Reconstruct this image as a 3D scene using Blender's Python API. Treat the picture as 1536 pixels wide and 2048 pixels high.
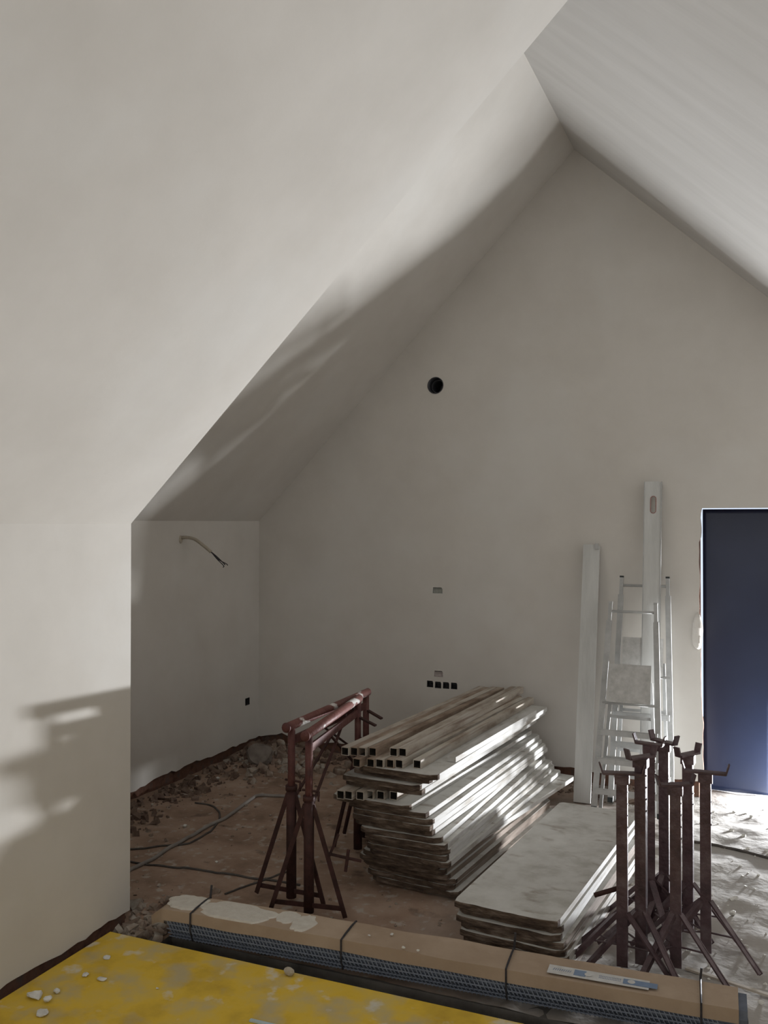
import bpy, bmesh, math, random
from mathutils import Vector, Matrix, noise
R = math.radians
C = bpy.context.scene.collection
for o in list(bpy.data.objects): bpy.data.objects.remove(o)

# ------------------------------------------------------------ camera
H = 1.90                                   # eye height over the rough floor
F = 1800.0                                 # focal length in pixels of the 1536 x 2048 frame
YAW, PITCH = R(23.13), R(0.67)
cam_d = bpy.data.cameras.new('camera'); cam = bpy.data.objects.new('camera', cam_d); C.objects.link(cam)
cam.location = (0, 0, H); cam.rotation_euler = (R(90) + PITCH, 0, YAW)
cam_d.sensor_fit = 'VERTICAL'; cam_d.sensor_height = 36.0; cam_d.lens = 36.0 * F / 2048; cam_d.clip_end = 60
cam_d.clip_start = 0.02
bpy.context.scene.camera = cam

# ------------------------------------------------------------ light
w = bpy.data.worlds.new('sky'); bpy.context.scene.world = w; w.use_nodes = True
w.node_tree.nodes['Background'].inputs[0].default_value = (0.72, 0.83, 1.0, 1)
w.node_tree.nodes['Background'].inputs[1].default_value = 1.2

def area(name, loc, target, sx, sy, power, col, spread=180):
    d = bpy.data.lights.new(name, 'AREA'); d.shape = 'RECTANGLE'; d.size = sx; d.size_y = sy
    d.energy = power; d.color = col; d.spread = R(spread)
    o = bpy.data.objects.new(name, d); C.objects.link(o); o.location = loc
    o.rotation_euler = (Vector(target) - Vector(loc)).to_track_quat('-Z', 'Y').to_euler()
    return o
# daylight thrown in low through the uncovered part of the terrace opening, right of the frame
area('terrace_daylight', (0.41, 7.03, 0.09), (-2.2, 3.2, 1.4), 0.27, 0.08, 255, (0.93, 0.96, 1.0))
# soft fill lamp added behind the camera to lift the ambient light
area('rear_fill', (-0.4, -2.1, 2.1), (-1.2, 6.0, 2.4), 1.5, 1.2, 38, (1.0, 0.97, 0.90))
# lamp added behind the dark sheet to imitate a hazy glow on it
area('sheet_glow_lamp', (0.30, 7.30, 0.12), (-0.22, 6.88, 0.40), 0.3, 0.2, 24, (0.80, 0.84, 1.0))
vs = bpy.context.scene.view_settings
vs.view_transform = 'Standard'; vs.look = 'None'; vs.gamma = 1.0; vs.exposure = -0.12
vs.use_curve_mapping = False

# ------------------------------------------------------------ helpers
def ray(u, v):
    f = Vector((-math.sin(YAW) * math.cos(PITCH), math.cos(YAW) * math.cos(PITCH), math.sin(PITCH)))
    r = Vector((math.cos(YAW), math.sin(YAW), 0)); up = r.cross(f)
    return f * F + r * (u - 768) + up * (1024 - v)
def atz(u, v, z=0.0):                      # where a sight line meets the level z
    d = ray(u, v); t = (z - H) / d.z; return Vector((d.x * t, d.y * t, z))
def aty(u, v, y):                          # ... meets a plane parallel to the gable wall
    d = ray(u, v); t = y / d.y; return Vector((d.x * t, y, H + d.z * t))
def atx(u, v, x):
    d = ray(u, v); t = x / d.x; return Vector((x, d.y * t, H + d.z * t))

def obj(name, bm, mats, parent=None, smooth=False, loc=None):
    me = bpy.data.meshes.new(name)
    if smooth:
        for f in bm.faces: f.smooth = True
    bm.normal_update(); bm.to_mesh(me); bm.free()
    for m in (mats if isinstance(mats, (list, tuple)) else [mats]): me.materials.append(m)
    o = bpy.data.objects.new(name, me); C.objects.link(o)
    if parent: o.parent = parent
    if loc is not None: o.location = loc
    return o
def tag(o, label, cat, group=None, kind=None):
    if label: o['label'] = label
    if cat: o['category'] = cat
    if group: o['group'] = group
    if kind: o['kind'] = kind
    return o
def struct(name, bm, m, parent=None, label=None):
    o = obj(name, bm, m, parent)
    if not parent: o['kind'] = 'structure'
    if label: o['label'] = label
    return o
def thing(name, label, cat, loc=(0, 0, 0), rz=0, group=None):
    o = bpy.data.objects.new(name, None); C.objects.link(o); o.empty_display_size = 0.1
    o.location = loc; o.rotation_euler = (0, 0, rz)
    return tag(o, label, cat, group)
def dup(root, loc, rz, label=None):
    r = root.copy(); C.objects.link(r); r.location = loc; r.rotation_euler = (root.rotation_euler.x, root.rotation_euler.y, rz)
    if label: r['label'] = label
    for ch in list(root.children):
        c = ch.copy(); C.objects.link(c); c.parent = r
        for g in list(ch.children):
            d = g.copy(); C.objects.link(d); d.parent = c
    return r
def box(bm, x0, x1, y0, y1, z0, z1, mi=0):
    vs_ = [bm.verts.new(p) for p in ((x0,y0,z0),(x1,y0,z0),(x1,y1,z0),(x0,y1,z0),(x0,y0,z1),(x1,y0,z1),(x1,y1,z1),(x0,y1,z1))]
    out = []
    for q in ((3,2,1,0),(4,5,6,7),(0,1,5,4),(1,2,6,5),(2,3,7,6),(3,0,4,7)):
        f = bm.faces.new([vs_[i] for i in q]); f.material_index = mi; out.append(f)
    return out
def bar(bm, a, b, wx, wy, up=(0, 0, 1)):   # a box section from a to b
    a, b = Vector(a), Vector(b); d = (b - a).normalized(); up = Vector(up)
    if abs(d.dot(up)) > 0.98: up = Vector((0, 1, 0))
    s = d.cross(up).normalized(); t = s.cross(d)
    vv = []
    for p in (a, b):
        for i, j in ((-1,-1),(1,-1),(1,1),(-1,1)): vv.append(bm.verts.new(p + s * (i * wx / 2) + t * (j * wy / 2)))
    for q in ((3,2,1,0),(4,5,6,7),(0,1,5,4),(1,2,6,5),(2,3,7,6),(3,0,4,7)): bm.faces.new([vv[i] for i in q])
def tube(bm, pts, r, n=10, caps=True):
    pts = [Vector(p) for p in pts]; rings = []; prev = None
    for i, p in enumerate(pts):
        d = (pts[min(i + 1, len(pts) - 1)] - pts[max(i - 1, 0)]).normalized()
        if prev is None:
            a = Vector((0, 0, 1)) if abs(d.z) < 0.9 else Vector((1, 0, 0)); s = d.cross(a).normalized()
        else:
            s = (prev - d * prev.dot(d)).normalized()
        prev = s; t = d.cross(s); rr = r[i] if isinstance(r, (list, tuple)) else r
        rings.append([bm.verts.new(p + (s * math.cos(k * 2 * math.pi / n) + t * math.sin(k * 2 * math.pi / n)) * rr) for k in range(n)])
    for i in range(len(rings) - 1):
        for k in range(n):
            f = bm.faces.new([rings[i][k], rings[i][(k + 1) % n], rings[i + 1][(k + 1) % n], rings[i + 1][k]]); f.smooth = n > 6
    if caps:
        bm.faces.new(rings[0][::-1]); bm.faces.new(rings[-1])
def curve_pts(ctrl, n=40):                 # Catmull-Rom through the control points
    P = [Vector(p) for p in ctrl]; P = [P[0] * 2 - P[1]] + P + [P[-1] * 2 - P[-2]]; out = []
    m = len(P) - 3
    for i in range(n + 1):
        t = i / n * m; k = min(int(t), m - 1); t -= k; a, b, c, d = P[k:k + 4]
        out.append(0.5 * ((2 * b) + (c - a) * t + (2 * a - 5 * b + 4 * c - d) * t * t + (3 * b - a - 3 * c + d) * t ** 3))
    return out
def plate(loops, to3, thick):              # outline with holes, filled, then given thickness along a vector
    bm = bmesh.new(); es = []
    for lp in loops:
        vv = [bm.verts.new(to3(*p)) for p in lp]
        es += [bm.edges.new((vv[i], vv[(i + 1) % len(vv)])) for i in range(len(vv))]
    bmesh.ops.triangle_fill(bm, edges=es, use_beauty=True)
    r = bmesh.ops.extrude_face_region(bm, geom=list(bm.faces))
    for e in r['geom']:
        if isinstance(e, bmesh.types.BMVert): e.co += Vector(thick)
    bmesh.ops.recalc_face_normals(bm, faces=list(bm.faces))
    return bm
def bevel(bm, w, seg=2):
    bmesh.ops.bevel(bm, geom=[e for e in bm.edges if len(e.link_faces) == 2 and e.calc_face_angle(0) > 0.5], offset=w, segments=seg, affect='EDGES', profile=0.5)
def rough(bm, amp, sc, seed=0.0):
    for v in bm.verts:
        v.co += noise.noise_vector(v.co * sc + Vector((seed, seed * 1.7, 0))) * amp
def rock(seed, r, flat=0.7, sub=2):
    rnd = random.Random(seed); bm = bmesh.new()
    bmesh.ops.create_icosphere(bm, subdivisions=sub, radius=r)
    sx, sy = rnd.uniform(0.8, 1.35), rnd.uniform(0.7, 1.1)
    cuts = [(Vector((rnd.gauss(0, 1), rnd.gauss(0, 1), rnd.gauss(0, 1))).normalized(), rnd.uniform(0.5, 0.85)) for _ in range(8)]
    for v in bm.verts:
        for n_, d in cuts:
            k = v.co.dot(n_)
            if k > d * r: v.co -= n_ * (k - d * r)
        v.co = Vector((v.co.x * sx, v.co.y * sy, v.co.z * flat))
        v.co += noise.noise_vector(v.co / r * 1.3 + Vector((seed, 0, 0))) * r * 0.12
    zmin = min(v.co.z for v in bm.verts)
    for v in bm.verts: v.co.z -= zmin
    return bm

# ------------------------------------------------------------ materials
def mat(name, stops, scale=6.0, detail=6.0, rough_=0.85, metal=0.0, bump=0.0, bscale=None, stretch=(1, 1, 1), space='pos', contrast=None, spec=0.3, dist=0.01, rgh=0.6):
    m = bpy.data.materials.new(name); m.use_nodes = True; nt = m.node_tree; N, L = nt.nodes, nt.links
    b = N['Principled BSDF']; b.inputs['Roughness'].default_value = rough_; b.inputs['Metallic'].default_value = metal
    b.inputs['Specular IOR Level'].default_value = spec
    if space == 'pos': src = N.new('ShaderNodeNewGeometry').outputs['Position']
    else: src = N.new('ShaderNodeTexCoord').outputs['Object']
    mp = N.new('ShaderNodeMapping'); mp.inputs['Scale'].default_value = stretch; L.new(src, mp.inputs['Vector'])
    if space == 'obj':                       # each copy gets its own piece of the pattern
        oi = N.new('ShaderNodeObjectInfo'); ml = N.new('ShaderNodeMath'); ml.operation = 'MULTIPLY'; ml.inputs[1].default_value = 37.0
        L.new(oi.outputs['Random'], ml.inputs[0]); ad = N.new('ShaderNodeVectorMath'); ad.operation = 'ADD'
        L.new(mp.outputs[0], ad.inputs[0]); L.new(ml.outputs[0], ad.inputs[1]); vec = ad.outputs[0]
    else: vec = mp.outputs[0]
    t = N.new('ShaderNodeTexNoise'); t.inputs['Scale'].default_value = scale; t.inputs['Detail'].default_value = detail
    t.inputs['Roughness'].default_value = rgh
    L.new(vec, t.inputs['Vector'])
    cr = N.new('ShaderNodeValToRGB'); L.new(t.outputs['Fac'], cr.inputs['Fac'])
    els = cr.color_ramp.elements
    lo, hi = contrast or (0.3, 0.7)
    for i, c in enumerate(stops):
        p = lo + (hi - lo) * i / max(1, len(stops) - 1)
        if i < 2: e = els[i]; e.position = p
        else: e = els.new(p)
        e.color = (*c, 1)
    els[1].position = lo + (hi - lo) / max(1, len(stops) - 1)
    L.new(cr.outputs[0], b.inputs['Base Color'])
    if bump:
        t2 = N.new('ShaderNodeTexNoise'); t2.inputs['Scale'].default_value = bscale or scale * 3; t2.inputs['Detail'].default_value = 8
        L.new(vec, t2.inputs['Vector']); bp = N.new('ShaderNodeBump'); bp.inputs['Strength'].default_value = bump; bp.inputs['Distance'].default_value = dist
        L.new(t2.outputs['Fac'], bp.inputs['Height']); L.new(bp.outputs[0], b.inputs['Normal'])
    m['ramp'] = cr.name; m['vec'] = 1
    return m
def overlay(m, color, scale, lo, hi, stretch=(1, 1, 1), detail=5, amount=1.0):   # patches of another colour over a material
    nt = m.node_tree; N, L = nt.nodes, nt.links; b = N['Principled BSDF']; cur = b.inputs['Base Color'].links[0].from_socket
    vec = [n for n in N if n.type == 'TEX_NOISE'][0].inputs['Vector'].links[0].from_socket
    mp = N.new('ShaderNodeMapping'); mp.inputs['Scale'].default_value = stretch; mp.inputs['Location'].default_value = (scale, 3.1, 1.7); L.new(vec, mp.inputs[0])
    t = N.new('ShaderNodeTexNoise'); t.inputs['Scale'].default_value = scale; t.inputs['Detail'].default_value = detail; L.new(mp.outputs[0], t.inputs['Vector'])
    r = N.new('ShaderNodeMapRange'); r.inputs[1].default_value = lo; r.inputs[2].default_value = hi; r.inputs[4].default_value = amount; L.new(t.outputs['Fac'], r.inputs[0])
    mx = N.new('ShaderNodeMix'); mx.data_type = 'RGBA'; L.new(r.outputs[0], mx.inputs[0]); L.new(cur, mx.inputs[6]); mx.inputs[7].default_value = (*color, 1)
    L.new(mx.outputs[2], b.inputs['Base Color'])
    return m

plaster = mat('plaster', [(0.57, 0.54, 0.495), (0.63, 0.60, 0.555)], 2.2, 8, 0.9, bump=0.12, bscale=9, spec=0.2, dist=0.01)
overlay(plaster, (0.66, 0.65, 0.62), 1.3, 0.5, 0.75, (1, 1, 1), 6, 0.5)
plaster_str = mat('trowelled_plaster', [(0.54, 0.525, 0.50), (0.60, 0.585, 0.56)], 2.0, 6, 0.85, bump=0.12, bscale=3.0, stretch=(0.5, 3.2, 0.5), spec=0.25, dist=0.02)
brick_dark = mat('brickwork_and_jamb_shade', [(0.07, 0.036, 0.026), (0.15, 0.075, 0.05), (0.09, 0.07, 0.06)], 14, 8, 0.95, bump=0.6, bscale=30)
soil = mat('dirty_screed', [(0.19, 0.125, 0.088), (0.30, 0.205, 0.15), (0.38, 0.28, 0.215)], 3.5, 9, 0.95, bump=0.3, bscale=22, dist=0.012)
overlay(soil, (0.42, 0.38, 0.33), 17, 0.58, 0.68, detail=8, amount=0.7)
overlay(soil, (0.07, 0.048, 0.038), 7, 0.62, 0.72, detail=8, amount=0.6)
# pale plaster dust lies thick on the right-hand half of the floor
nt = soil.node_tree; N, L = nt.nodes, nt.links; b_ = N['Principled BSDF']; cur = b_.inputs['Base Color'].links[0].from_socket
g = N.new('ShaderNodeNewGeometry'); sp = N.new('ShaderNodeSeparateXYZ'); L.new(g.outputs['Position'], sp.inputs[0])
nz = N.new('ShaderNodeTexNoise'); nz.inputs['Scale'].default_value = 2.5; nz.inputs['Detail'].default_value = 8; L.new(g.outputs['Position'], nz.inputs['Vector'])
ma = N.new('ShaderNodeMath'); ma.operation = 'MULTIPLY_ADD'; ma.inputs[1].default_value = 1.6; L.new(nz.outputs['Fac'], ma.inputs[0]); L.new(sp.outputs['X'], ma.inputs[2])
mr = N.new('ShaderNodeMapRange'); mr.inputs[1].default_value = -0.9; mr.inputs[2].default_value = 0.35; mr.inputs[4].default_value = 0.9; L.new(ma.outputs[0], mr.inputs[0])
mx = N.new('ShaderNodeMix'); mx.data_type = 'RGBA'; L.new(mr.outputs[0], mx.inputs[0]); L.new(cur, mx.inputs[6]); mx.inputs[7].default_value = (0.36, 0.345, 0.32, 1)
L.new(mx.outputs[2], b_.inputs['Base Color'])

rubble_m = mat('rubble', [(0.10, 0.06, 0.045), (0.24, 0.18, 0.14), (0.42, 0.39, 0.34)], 9, 4, 0.95, bump=0.3)
chalk = mat('plaster_chunk', [(0.55, 0.54, 0.50), (0.70, 0.69, 0.65)], 30, 4, 0.95, bump=0.3, bscale=60)
brown_clod = mat('brown_clod', [(0.085, 0.05, 0.038), (0.20, 0.145, 0.11)], 18, 5, 0.95, bump=0.5, bscale=40)
board_face = mat('dusty_panel_face', [(0.40, 0.385, 0.35), (0.52, 0.51, 0.48), (0.58, 0.57, 0.54)], 7, 8, 0.85, bump=0.15, bscale=40, space='obj')
overlay(board_face, (0.27, 0.23, 0.19), 6, 0.60, 0.70, (1, 2.0, 1), 8, 0.75)
board_side = mat('plastered_panel_side', [(0.36, 0.33, 0.29), (0.50, 0.49, 0.465), (0.56, 0.55, 0.53)], 9, 6, 0.8, bump=0.3, bscale=30, stretch=(1, 0.35, 2), space='obj', contrast=(0.35, 0.6))
board_side_brown = mat('brown_panel_side', [(0.13, 0.10, 0.075), (0.22, 0.175, 0.14), (0.30, 0.25, 0.21)], 9, 6, 0.9, bump=0.4, bscale=30, stretch=(1, 0.3, 3), space='obj')  # brown sides, for the lowest tall-stack panels and part of the low stack
board_end = mat('panel_end_grain', [(0.04, 0.026, 0.019), (0.10, 0.07, 0.05), (0.22, 0.17, 0.135)], 16, 8, 0.95, bump=0.8, bscale=50, stretch=(0.6, 1, 2.6), space='obj', contrast=(0.33, 0.7))
tube_m = mat('dusty_tube', [(0.27, 0.22, 0.175), (0.44, 0.39, 0.33), (0.50, 0.47, 0.42)], 5, 7, 0.7, bump=0.3, bscale=30, stretch=(2.5, 0.6, 2.5), space='obj', contrast=(0.35, 0.65))
overlay(tube_m, (0.17, 0.11, 0.08), 5, 0.56, 0.68, (3, 0.4, 3), 8, 0.7)
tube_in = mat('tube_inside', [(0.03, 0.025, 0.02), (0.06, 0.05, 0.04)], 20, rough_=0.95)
rust = mat('rusty_red_paint', [(0.055, 0.020, 0.018), (0.10, 0.033, 0.028), (0.13, 0.06, 0.048)], 11, 8, 0.6, 0.15, bump=0.3, bscale=50, space='obj', spec=0.4)
overlay(rust, (0.45, 0.42, 0.38), 13, 0.70, 0.73, detail=4, amount=0.6)
rust_top = mat('splashed_red_paint', [(0.11, 0.035, 0.030), (0.16, 0.065, 0.052)], 11, 8, 0.55, 0.1, bump=0.4, bscale=50, space='obj', spec=0.4)
overlay(rust_top, (0.58, 0.56, 0.53), 9, 0.56, 0.60, (1, 0.5, 1), 5, 0.95)
rust_dk = mat('dark_rusty_steel', [(0.03, 0.015, 0.013), (0.075, 0.032, 0.027)], 14, 8, 0.7, 0.2, bump=0.3, bscale=60, space='obj')
prop_m = mat('maroon_steel', [(0.050, 0.030, 0.034), (0.085, 0.050, 0.056), (0.14, 0.105, 0.11)], 12, 8, 0.42, 0.25, bump=0.3, bscale=45, space='obj', spec=0.6)
cardboard = mat('cardboard', [(0.32, 0.235, 0.165), (0.42, 0.325, 0.24)], 3, 8, 0.9, bump=0.1, bscale=60)
overlay(cardboard, (0.45, 0.35, 0.26), 9, 0.55, 0.75, detail=8, amount=0.5)
card_print = mat('label_white', [(0.48, 0.47, 0.45), (0.60, 0.60, 0.59)], 30, rough_=0.6)
card_blue = mat('label_blue', [(0.15, 0.21, 0.32), (0.20, 0.27, 0.38)], 30, rough_=0.6)
lath_m = mat('galvanised_lath', [(0.17, 0.195, 0.25), (0.24, 0.27, 0.33)], 30, rough_=0.6, metal=0.2)
wire_m = mat('tie_wire', [(0.03, 0.03, 0.035), (0.07, 0.065, 0.07)], 30, rough_=0.6, metal=0.3)
yellow = mat('yellow_formwork', [(0.50, 0.325, 0.035), (0.68, 0.455, 0.045), (0.60, 0.45, 0.13)], 4, 9, 0.6, bump=0.1, bscale=20)
overlay(yellow, (0.42, 0.38, 0.27), 7, 0.48, 0.68, detail=10, amount=0.7)
overlay(yellow, (0.62, 0.61, 0.56), 9, 0.60, 0.70, detail=9, amount=0.7)
yellow_edge = mat('formwork_edge', [(0.20, 0.13, 0.04), (0.30, 0.2, 0.08)], 20, bump=0.3)
concrete = mat('concrete', [(0.10, 0.095, 0.088), (0.19, 0.175, 0.16)], 8, 8, 0.9, bump=0.5, bscale=30)
alu = mat('dusty_aluminium', [(0.36, 0.36, 0.35), (0.48, 0.48, 0.47)], 12, 6, 0.8, 0.0, bump=0.15, bscale=40, space='obj')
plank_m = mat('white_plank', [(0.50, 0.50, 0.48), (0.60, 0.60, 0.58)], 6, 8, 0.7, bump=0.2, bscale=20, stretch=(3, 3, 0.5), space='obj')
plat_m = mat('plaster_spotted_plate', [(0.40, 0.395, 0.375), (0.56, 0.55, 0.53)], 22, 6, 0.8, bump=0.2, bscale=50, space='obj')
rubber = mat('dark_rubber', [(0.03, 0.035, 0.035), (0.05, 0.055, 0.055)], 20)
slot_red = mat('slot_rim', [(0.30, 0.16, 0.14), (0.36, 0.22, 0.20)], 20)
pvc = mat('dark_pvc', [(0.018, 0.018, 0.022), (0.04, 0.04, 0.046)], 8, rough_=0.35, spec=0.5)
box_dark = mat('box_dark', [(0.02, 0.02, 0.022), (0.05, 0.05, 0.052)], 30, rough_=0.7)
box_grey = mat('box_filled', [(0.30, 0.31, 0.28), (0.38, 0.38, 0.35)], 30, rough_=0.9, bump=0.3)
box_pink = mat('box_backing', [(0.40, 0.34, 0.33), (0.46, 0.41, 0.39)], 30, rough_=0.9, bump=0.3)
conduit_m = mat('conduit', [(0.36, 0.31, 0.24), (0.46, 0.42, 0.35)], 20, rough_=0.7)
cable_m = mat('dusty_cable', [(0.05, 0.045, 0.042), (0.12, 0.105, 0.095)], 10, rough_=0.8)
hose_m = mat('grey_conduit', [(0.20, 0.18, 0.165), (0.29, 0.265, 0.24)], 10, rough_=0.7)
lathwood = mat('pale_lath_wood', [(0.42, 0.37, 0.31), (0.56, 0.52, 0.46)], 10, rough_=0.8, space='obj')
foil = mat('dark_blue_sheet', [(0.014, 0.018, 0.036), (0.024, 0.031, 0.062)], 2.0, 5, 0.42, bump=0.25, bscale=1.6, spec=0.5, dist=0.05)
fb = foil.node_tree.nodes['Principled BSDF']; fN, fL = foil.node_tree.nodes, foil.node_tree.links
tr = fN.new('ShaderNodeBsdfTranslucent'); tr.inputs[0].default_value = (0.30, 0.38, 0.58, 1)
fm = fN.new('ShaderNodeMixShader'); fm.inputs[0].default_value = 0.12; fL.new(fb.outputs[0], fm.inputs[1]); fL.new(tr.outputs[0], fm.inputs[2]); fL.new(fm.outputs[0], fN['Material Output'].inputs[0])

# ------------------------------------------------------------ the shell
XN, XF, YN, YB = -2.80, -3.97, 3.48, 6.60       # near knee wall, alcove knee wall, return, gable wall
ZK = 1.895; RX, RZ = -1.30, 4.64                # knee-wall height; ridge
SF = (RZ - 1.912) / (RX - XF); SR = 0.935; SN = 0.974
XR = 1.40; YBACK = -2.6
def zr(x): return RZ - SR * (x - RX)
xj = (zr(0) - ZK + SN * XN) / (SN + SR); zj = zr(xj)
rnd = random.Random(4)

def slab(pts, off):                        # a polygon given thickness along a vector
    bm = bmesh.new(); vv = [bm.verts.new(p) for p in pts]; bm.faces.new(vv)
    r = bmesh.ops.extrude_face_region(bm, geom=list(bm.faces))
    for e in r['geom']:
        if isinstance(e, bmesh.types.BMVert): e.co += Vector(off)
    bmesh.ops.recalc_face_normals(bm, faces=list(bm.faces)); return bm
n_far = Vector((-SF, 0, 1)).normalized() * 0.12
n_near = Vector((-SN, 0, 1)).normalized() * 0.10
n_right = Vector((SR, 0, 1)).normalized() * 0.12
struct('ceiling_slope_left', slab([(XF - 0.1, YN - 0.1, 1.912 - 0.1 * SF), (RX, YN - 0.1, RZ), (RX, YB + 0.05, RZ), (XF - 0.1, YB + 0.05, 1.912 - 0.1 * SF)], n_far), plaster)
struct('ceiling_slope_right', slab([(RX, YBACK, RZ), (XR + 0.1, YBACK, zr(XR + 0.1)), (XR + 0.1, YB + 0.05, zr(XR + 0.1)), (RX, YB + 0.05, RZ)], n_right), plaster_str)
struct('ceiling_slope_front', slab([(XN, YBACK, ZK), (xj, YBACK, zj), (xj, YN, zj), (XN, YN, ZK)], n_near), plaster)

def jag(a, b, z, amp, step, r_):           # uneven lower edge of the plaster
    out = []; n = max(2, int(abs(b - a) / step))
    for i in range(n + 1):
        t = a + (b - a) * i / n
        out.append((t, z + amp * noise.noise(Vector((t * 3.1, r_, 0))) + amp * 0.6 * noise.noise(Vector((t * 14, r_, 3)))))
    return out
# near knee wall: plaster coat over brick core
lo = jag(YBACK, YN, 0.058, 0.022, 0.05, 1.0)
wl = struct('wall_left', plate([lo + [(YN, ZK), (YBACK, ZK)]], lambda y, z: (XN, y, z), (-0.03, 0, 0)), plaster)
bm = bmesh.new(); box(bm, XN - 0.13, XN - 0.03, YBACK, YN, -0.3, ZK + 0.02); struct('brick_base', bm, brick_dark, wl)
# return wall between the two knee walls (faces the gable)
bm = plate([[(XF - 0.2, -0.3), (XN - 0.035, -0.3), (XN - 0.035, ZK), (xj - 0.03, zj + 0.0), (RX, RZ + 0.02), (XF - 0.2, 1.912 - 0.2 * SF)]], lambda x, z: (x, YN, z), (0, -0.08, 0))
struct('wall_return', bm, plaster)
lo = jag(YN, YB, 0.095, 0.03, 0.05, 7.0)
bx = atx(495, 1403, XF)
hl = [(bx.y - 0.035, bx.z - 0.03), (bx.y + 0.035, bx.z - 0.03), (bx.y + 0.035, bx.z + 0.03), (bx.y - 0.035, bx.z + 0.03)]
wa = struct('wall_alcove', plate([lo + [(YB, 1.93), (YN, 1.93)], hl], lambda y, z: (XF, y, z), (-0.03, 0, 0)), plaster)
struct('brick_base', plate([[(YN, -0.3), (YB, -0.3), (YB, 1.93), (YN, 1.93)], hl], lambda y, z: (XF - 0.03, y, z), (-0.1, 0, 0)), brick_dark, wa)
bm = bmesh.new(); box(bm, XR, XR + 0.1, YBACK, YB, -0.3, zr(XR)); struct('wall_right', bm, plaster)
# rear wall behind the photographer, with an opening added for fill light
bm = plate([[(-2.9, -0.3), (1.5, -0.3), (1.5, 4.7), (-2.9, 4.7)], [(-1.3, 1.4), (0.5, 1.4), (0.5, 2.8), (-1.3, 2.8)]], lambda x, z: (x, YBACK, z), (0, -0.25, 0))
struct('wall_rear', bm, plaster)

# gable wall: plaster coat over brick, with openings for the doorway, the pipe and the electrical boxes
DX0 = aty(1400, 1300, YB).x; DZ = aty(1460, 1016, YB).z; DX1 = 1.22
def hole_rect(u, v, wpx, hpx, tilt=0):
    c = aty(u, v, YB); s = (aty(u + wpx / 2, v, YB) - aty(u - wpx / 2, v, YB)).x / 2; h = (aty(u, v - hpx / 2, YB) - aty(u, v + hpx / 2, YB)).z / 2
    q = [(-s, -h), (s, -h), (s, h * 0.5), (s * 0.75, h), (-s * 0.9, h)]
    return c, s, h, [(c.x + a, c.z + b) for a, b in q]
boxes = [hole_rect(875, 1181, 20, 12), hole_rect(877, 1348, 18, 12)] + [hole_rect(u, v, 13, 13) for u, v in ((860, 1368), (876, 1370), (892, 1371), (908, 1372))]
pc = aty(871, 771, YB); PR = 0.066
circ = [(pc.x + PR * math.cos(k * math.pi / 16), pc.z + PR * math.sin(k * math.pi / 16)) for k in range(32)]
door_edge = []
for i in range(60):
    z = 0.0 + (DZ) * i / 59
    j = 0.010 * noise.noise(Vector((z * 9, 5, 0))) + 0.012 * noise.noise(Vector((z * 2.6, 9, 0)))
    j += 0.012 if z > 1.78 else 0
    door_edge.append((DX0 + j - 0.028 * (z < 1.0) * -1 * (1 - z) , z))
lo = jag(-4.2, door_edge[0][0] - 0.02, 0.11, 0.035, 0.05, 11.0)
outer = lo + door_edge + [(DX1, DZ), (DX1, 0.0), (1.5, 0.0), (1.5, 5.0), (-4.2, 5.0)]
holes = [b[3] for b in boxes] + [circ]
wb = struct('wall_back', plate([outer] + holes, lambda x, z: (x, YB, z), (0, 0.03, 0)), plaster)
outer = [(-4.2, -0.3), (DX0 - 0.012, -0.3), (DX0 - 0.012, DZ + 0.005), (DX1, DZ + 0.005), (DX1, -0.3), (1.5, -0.3), (1.5, 5.0), (-4.2, 5.0)]
for m_ in (brick_dark,): wb.data.materials.append(m_)
for p in wb.data.polygons:
    if abs(p.normal.y) < 0.5 and p.center.x > DX0 - 0.06 and -0.1 < p.center.z < DZ + 0.02 and p.center.x < DX1 + 0.02: p.material_index = 1  # door-edge plaster coloured as dark brick to subdue lamp light on the jamb
struct('brick_core', plate([outer] + holes, lambda x, z: (x, YB + 0.03, z), (0, 0.27, 0)), brick_dark, wb)
# loose plaster lump hanging on the door jamb
c = aty(1391, 1262, YB); bm = bmesh.new()
bmesh.ops.create_uvsphere(bm, u_segments=20, v_segments=14, radius=1.0)
for v in bm.verts:
    v.co = Vector((v.co.x * 0.038 * (1 - 0.25 * v.co.z), v.co.y * 0.03, v.co.z * 0.125))
rough(bm, 0.010, 16, 2)
struct('plaster_lump', bm, plaster, wb).location = (c.x + 0.012, YB - 0.006, c.z)

# floor with its stairwell cut out
HX0, HX1, HY0, HY1 = -2.55, 1.0, 2.0, 3.47
def fz(x, y):                              # height of the rough floor
    z = 0.012 * noise.noise(Vector((x * 2.1, y * 2.1, 0))) + 0.008 * noise.noise(Vector((x * 7, y * 7, 1))) + 0.003 * noise.noise(Vector((x * 19, y * 19, 2)))
    dl = (x - XF); db = YB - y
    if y > YN + 0.02: z += 0.022 * math.exp(-(dl / 0.22) ** 2) * (0.8 + noise.noise(Vector((y * 5, 2, 2))))
    z += 0.03 * math.exp(-(db / 0.22) ** 2) * (0.8 + noise.noise(Vector((x * 5, 8, 2)))) * (1 if x < -0.7 else 0.25)
    z += 0.09 * math.exp(-((x + 3.62) ** 2 + (y - 6.25) ** 2) / 0.10)
    z += 0.03 * math.exp(-((x + 2.75) ** 2 + (y - 3.66) ** 2) / 0.03)
    return z - 0.012
bm = bmesh.new(); xs = []; x = -4.05
st = 0.04
xs = sorted(set([round(-4.05 + st * i, 4) for i in range(int(5.55 / st) + 1)] + [HX0, HX1]))
ys = sorted(set([round(-2.7 + (0.12 if i < 36 else 0.04) * i if i < 36 else 1.62 + 0.04 * (i - 36), 4) for i in range(36 + 132)] + [HY0, HY1]))
grid = {}
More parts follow.
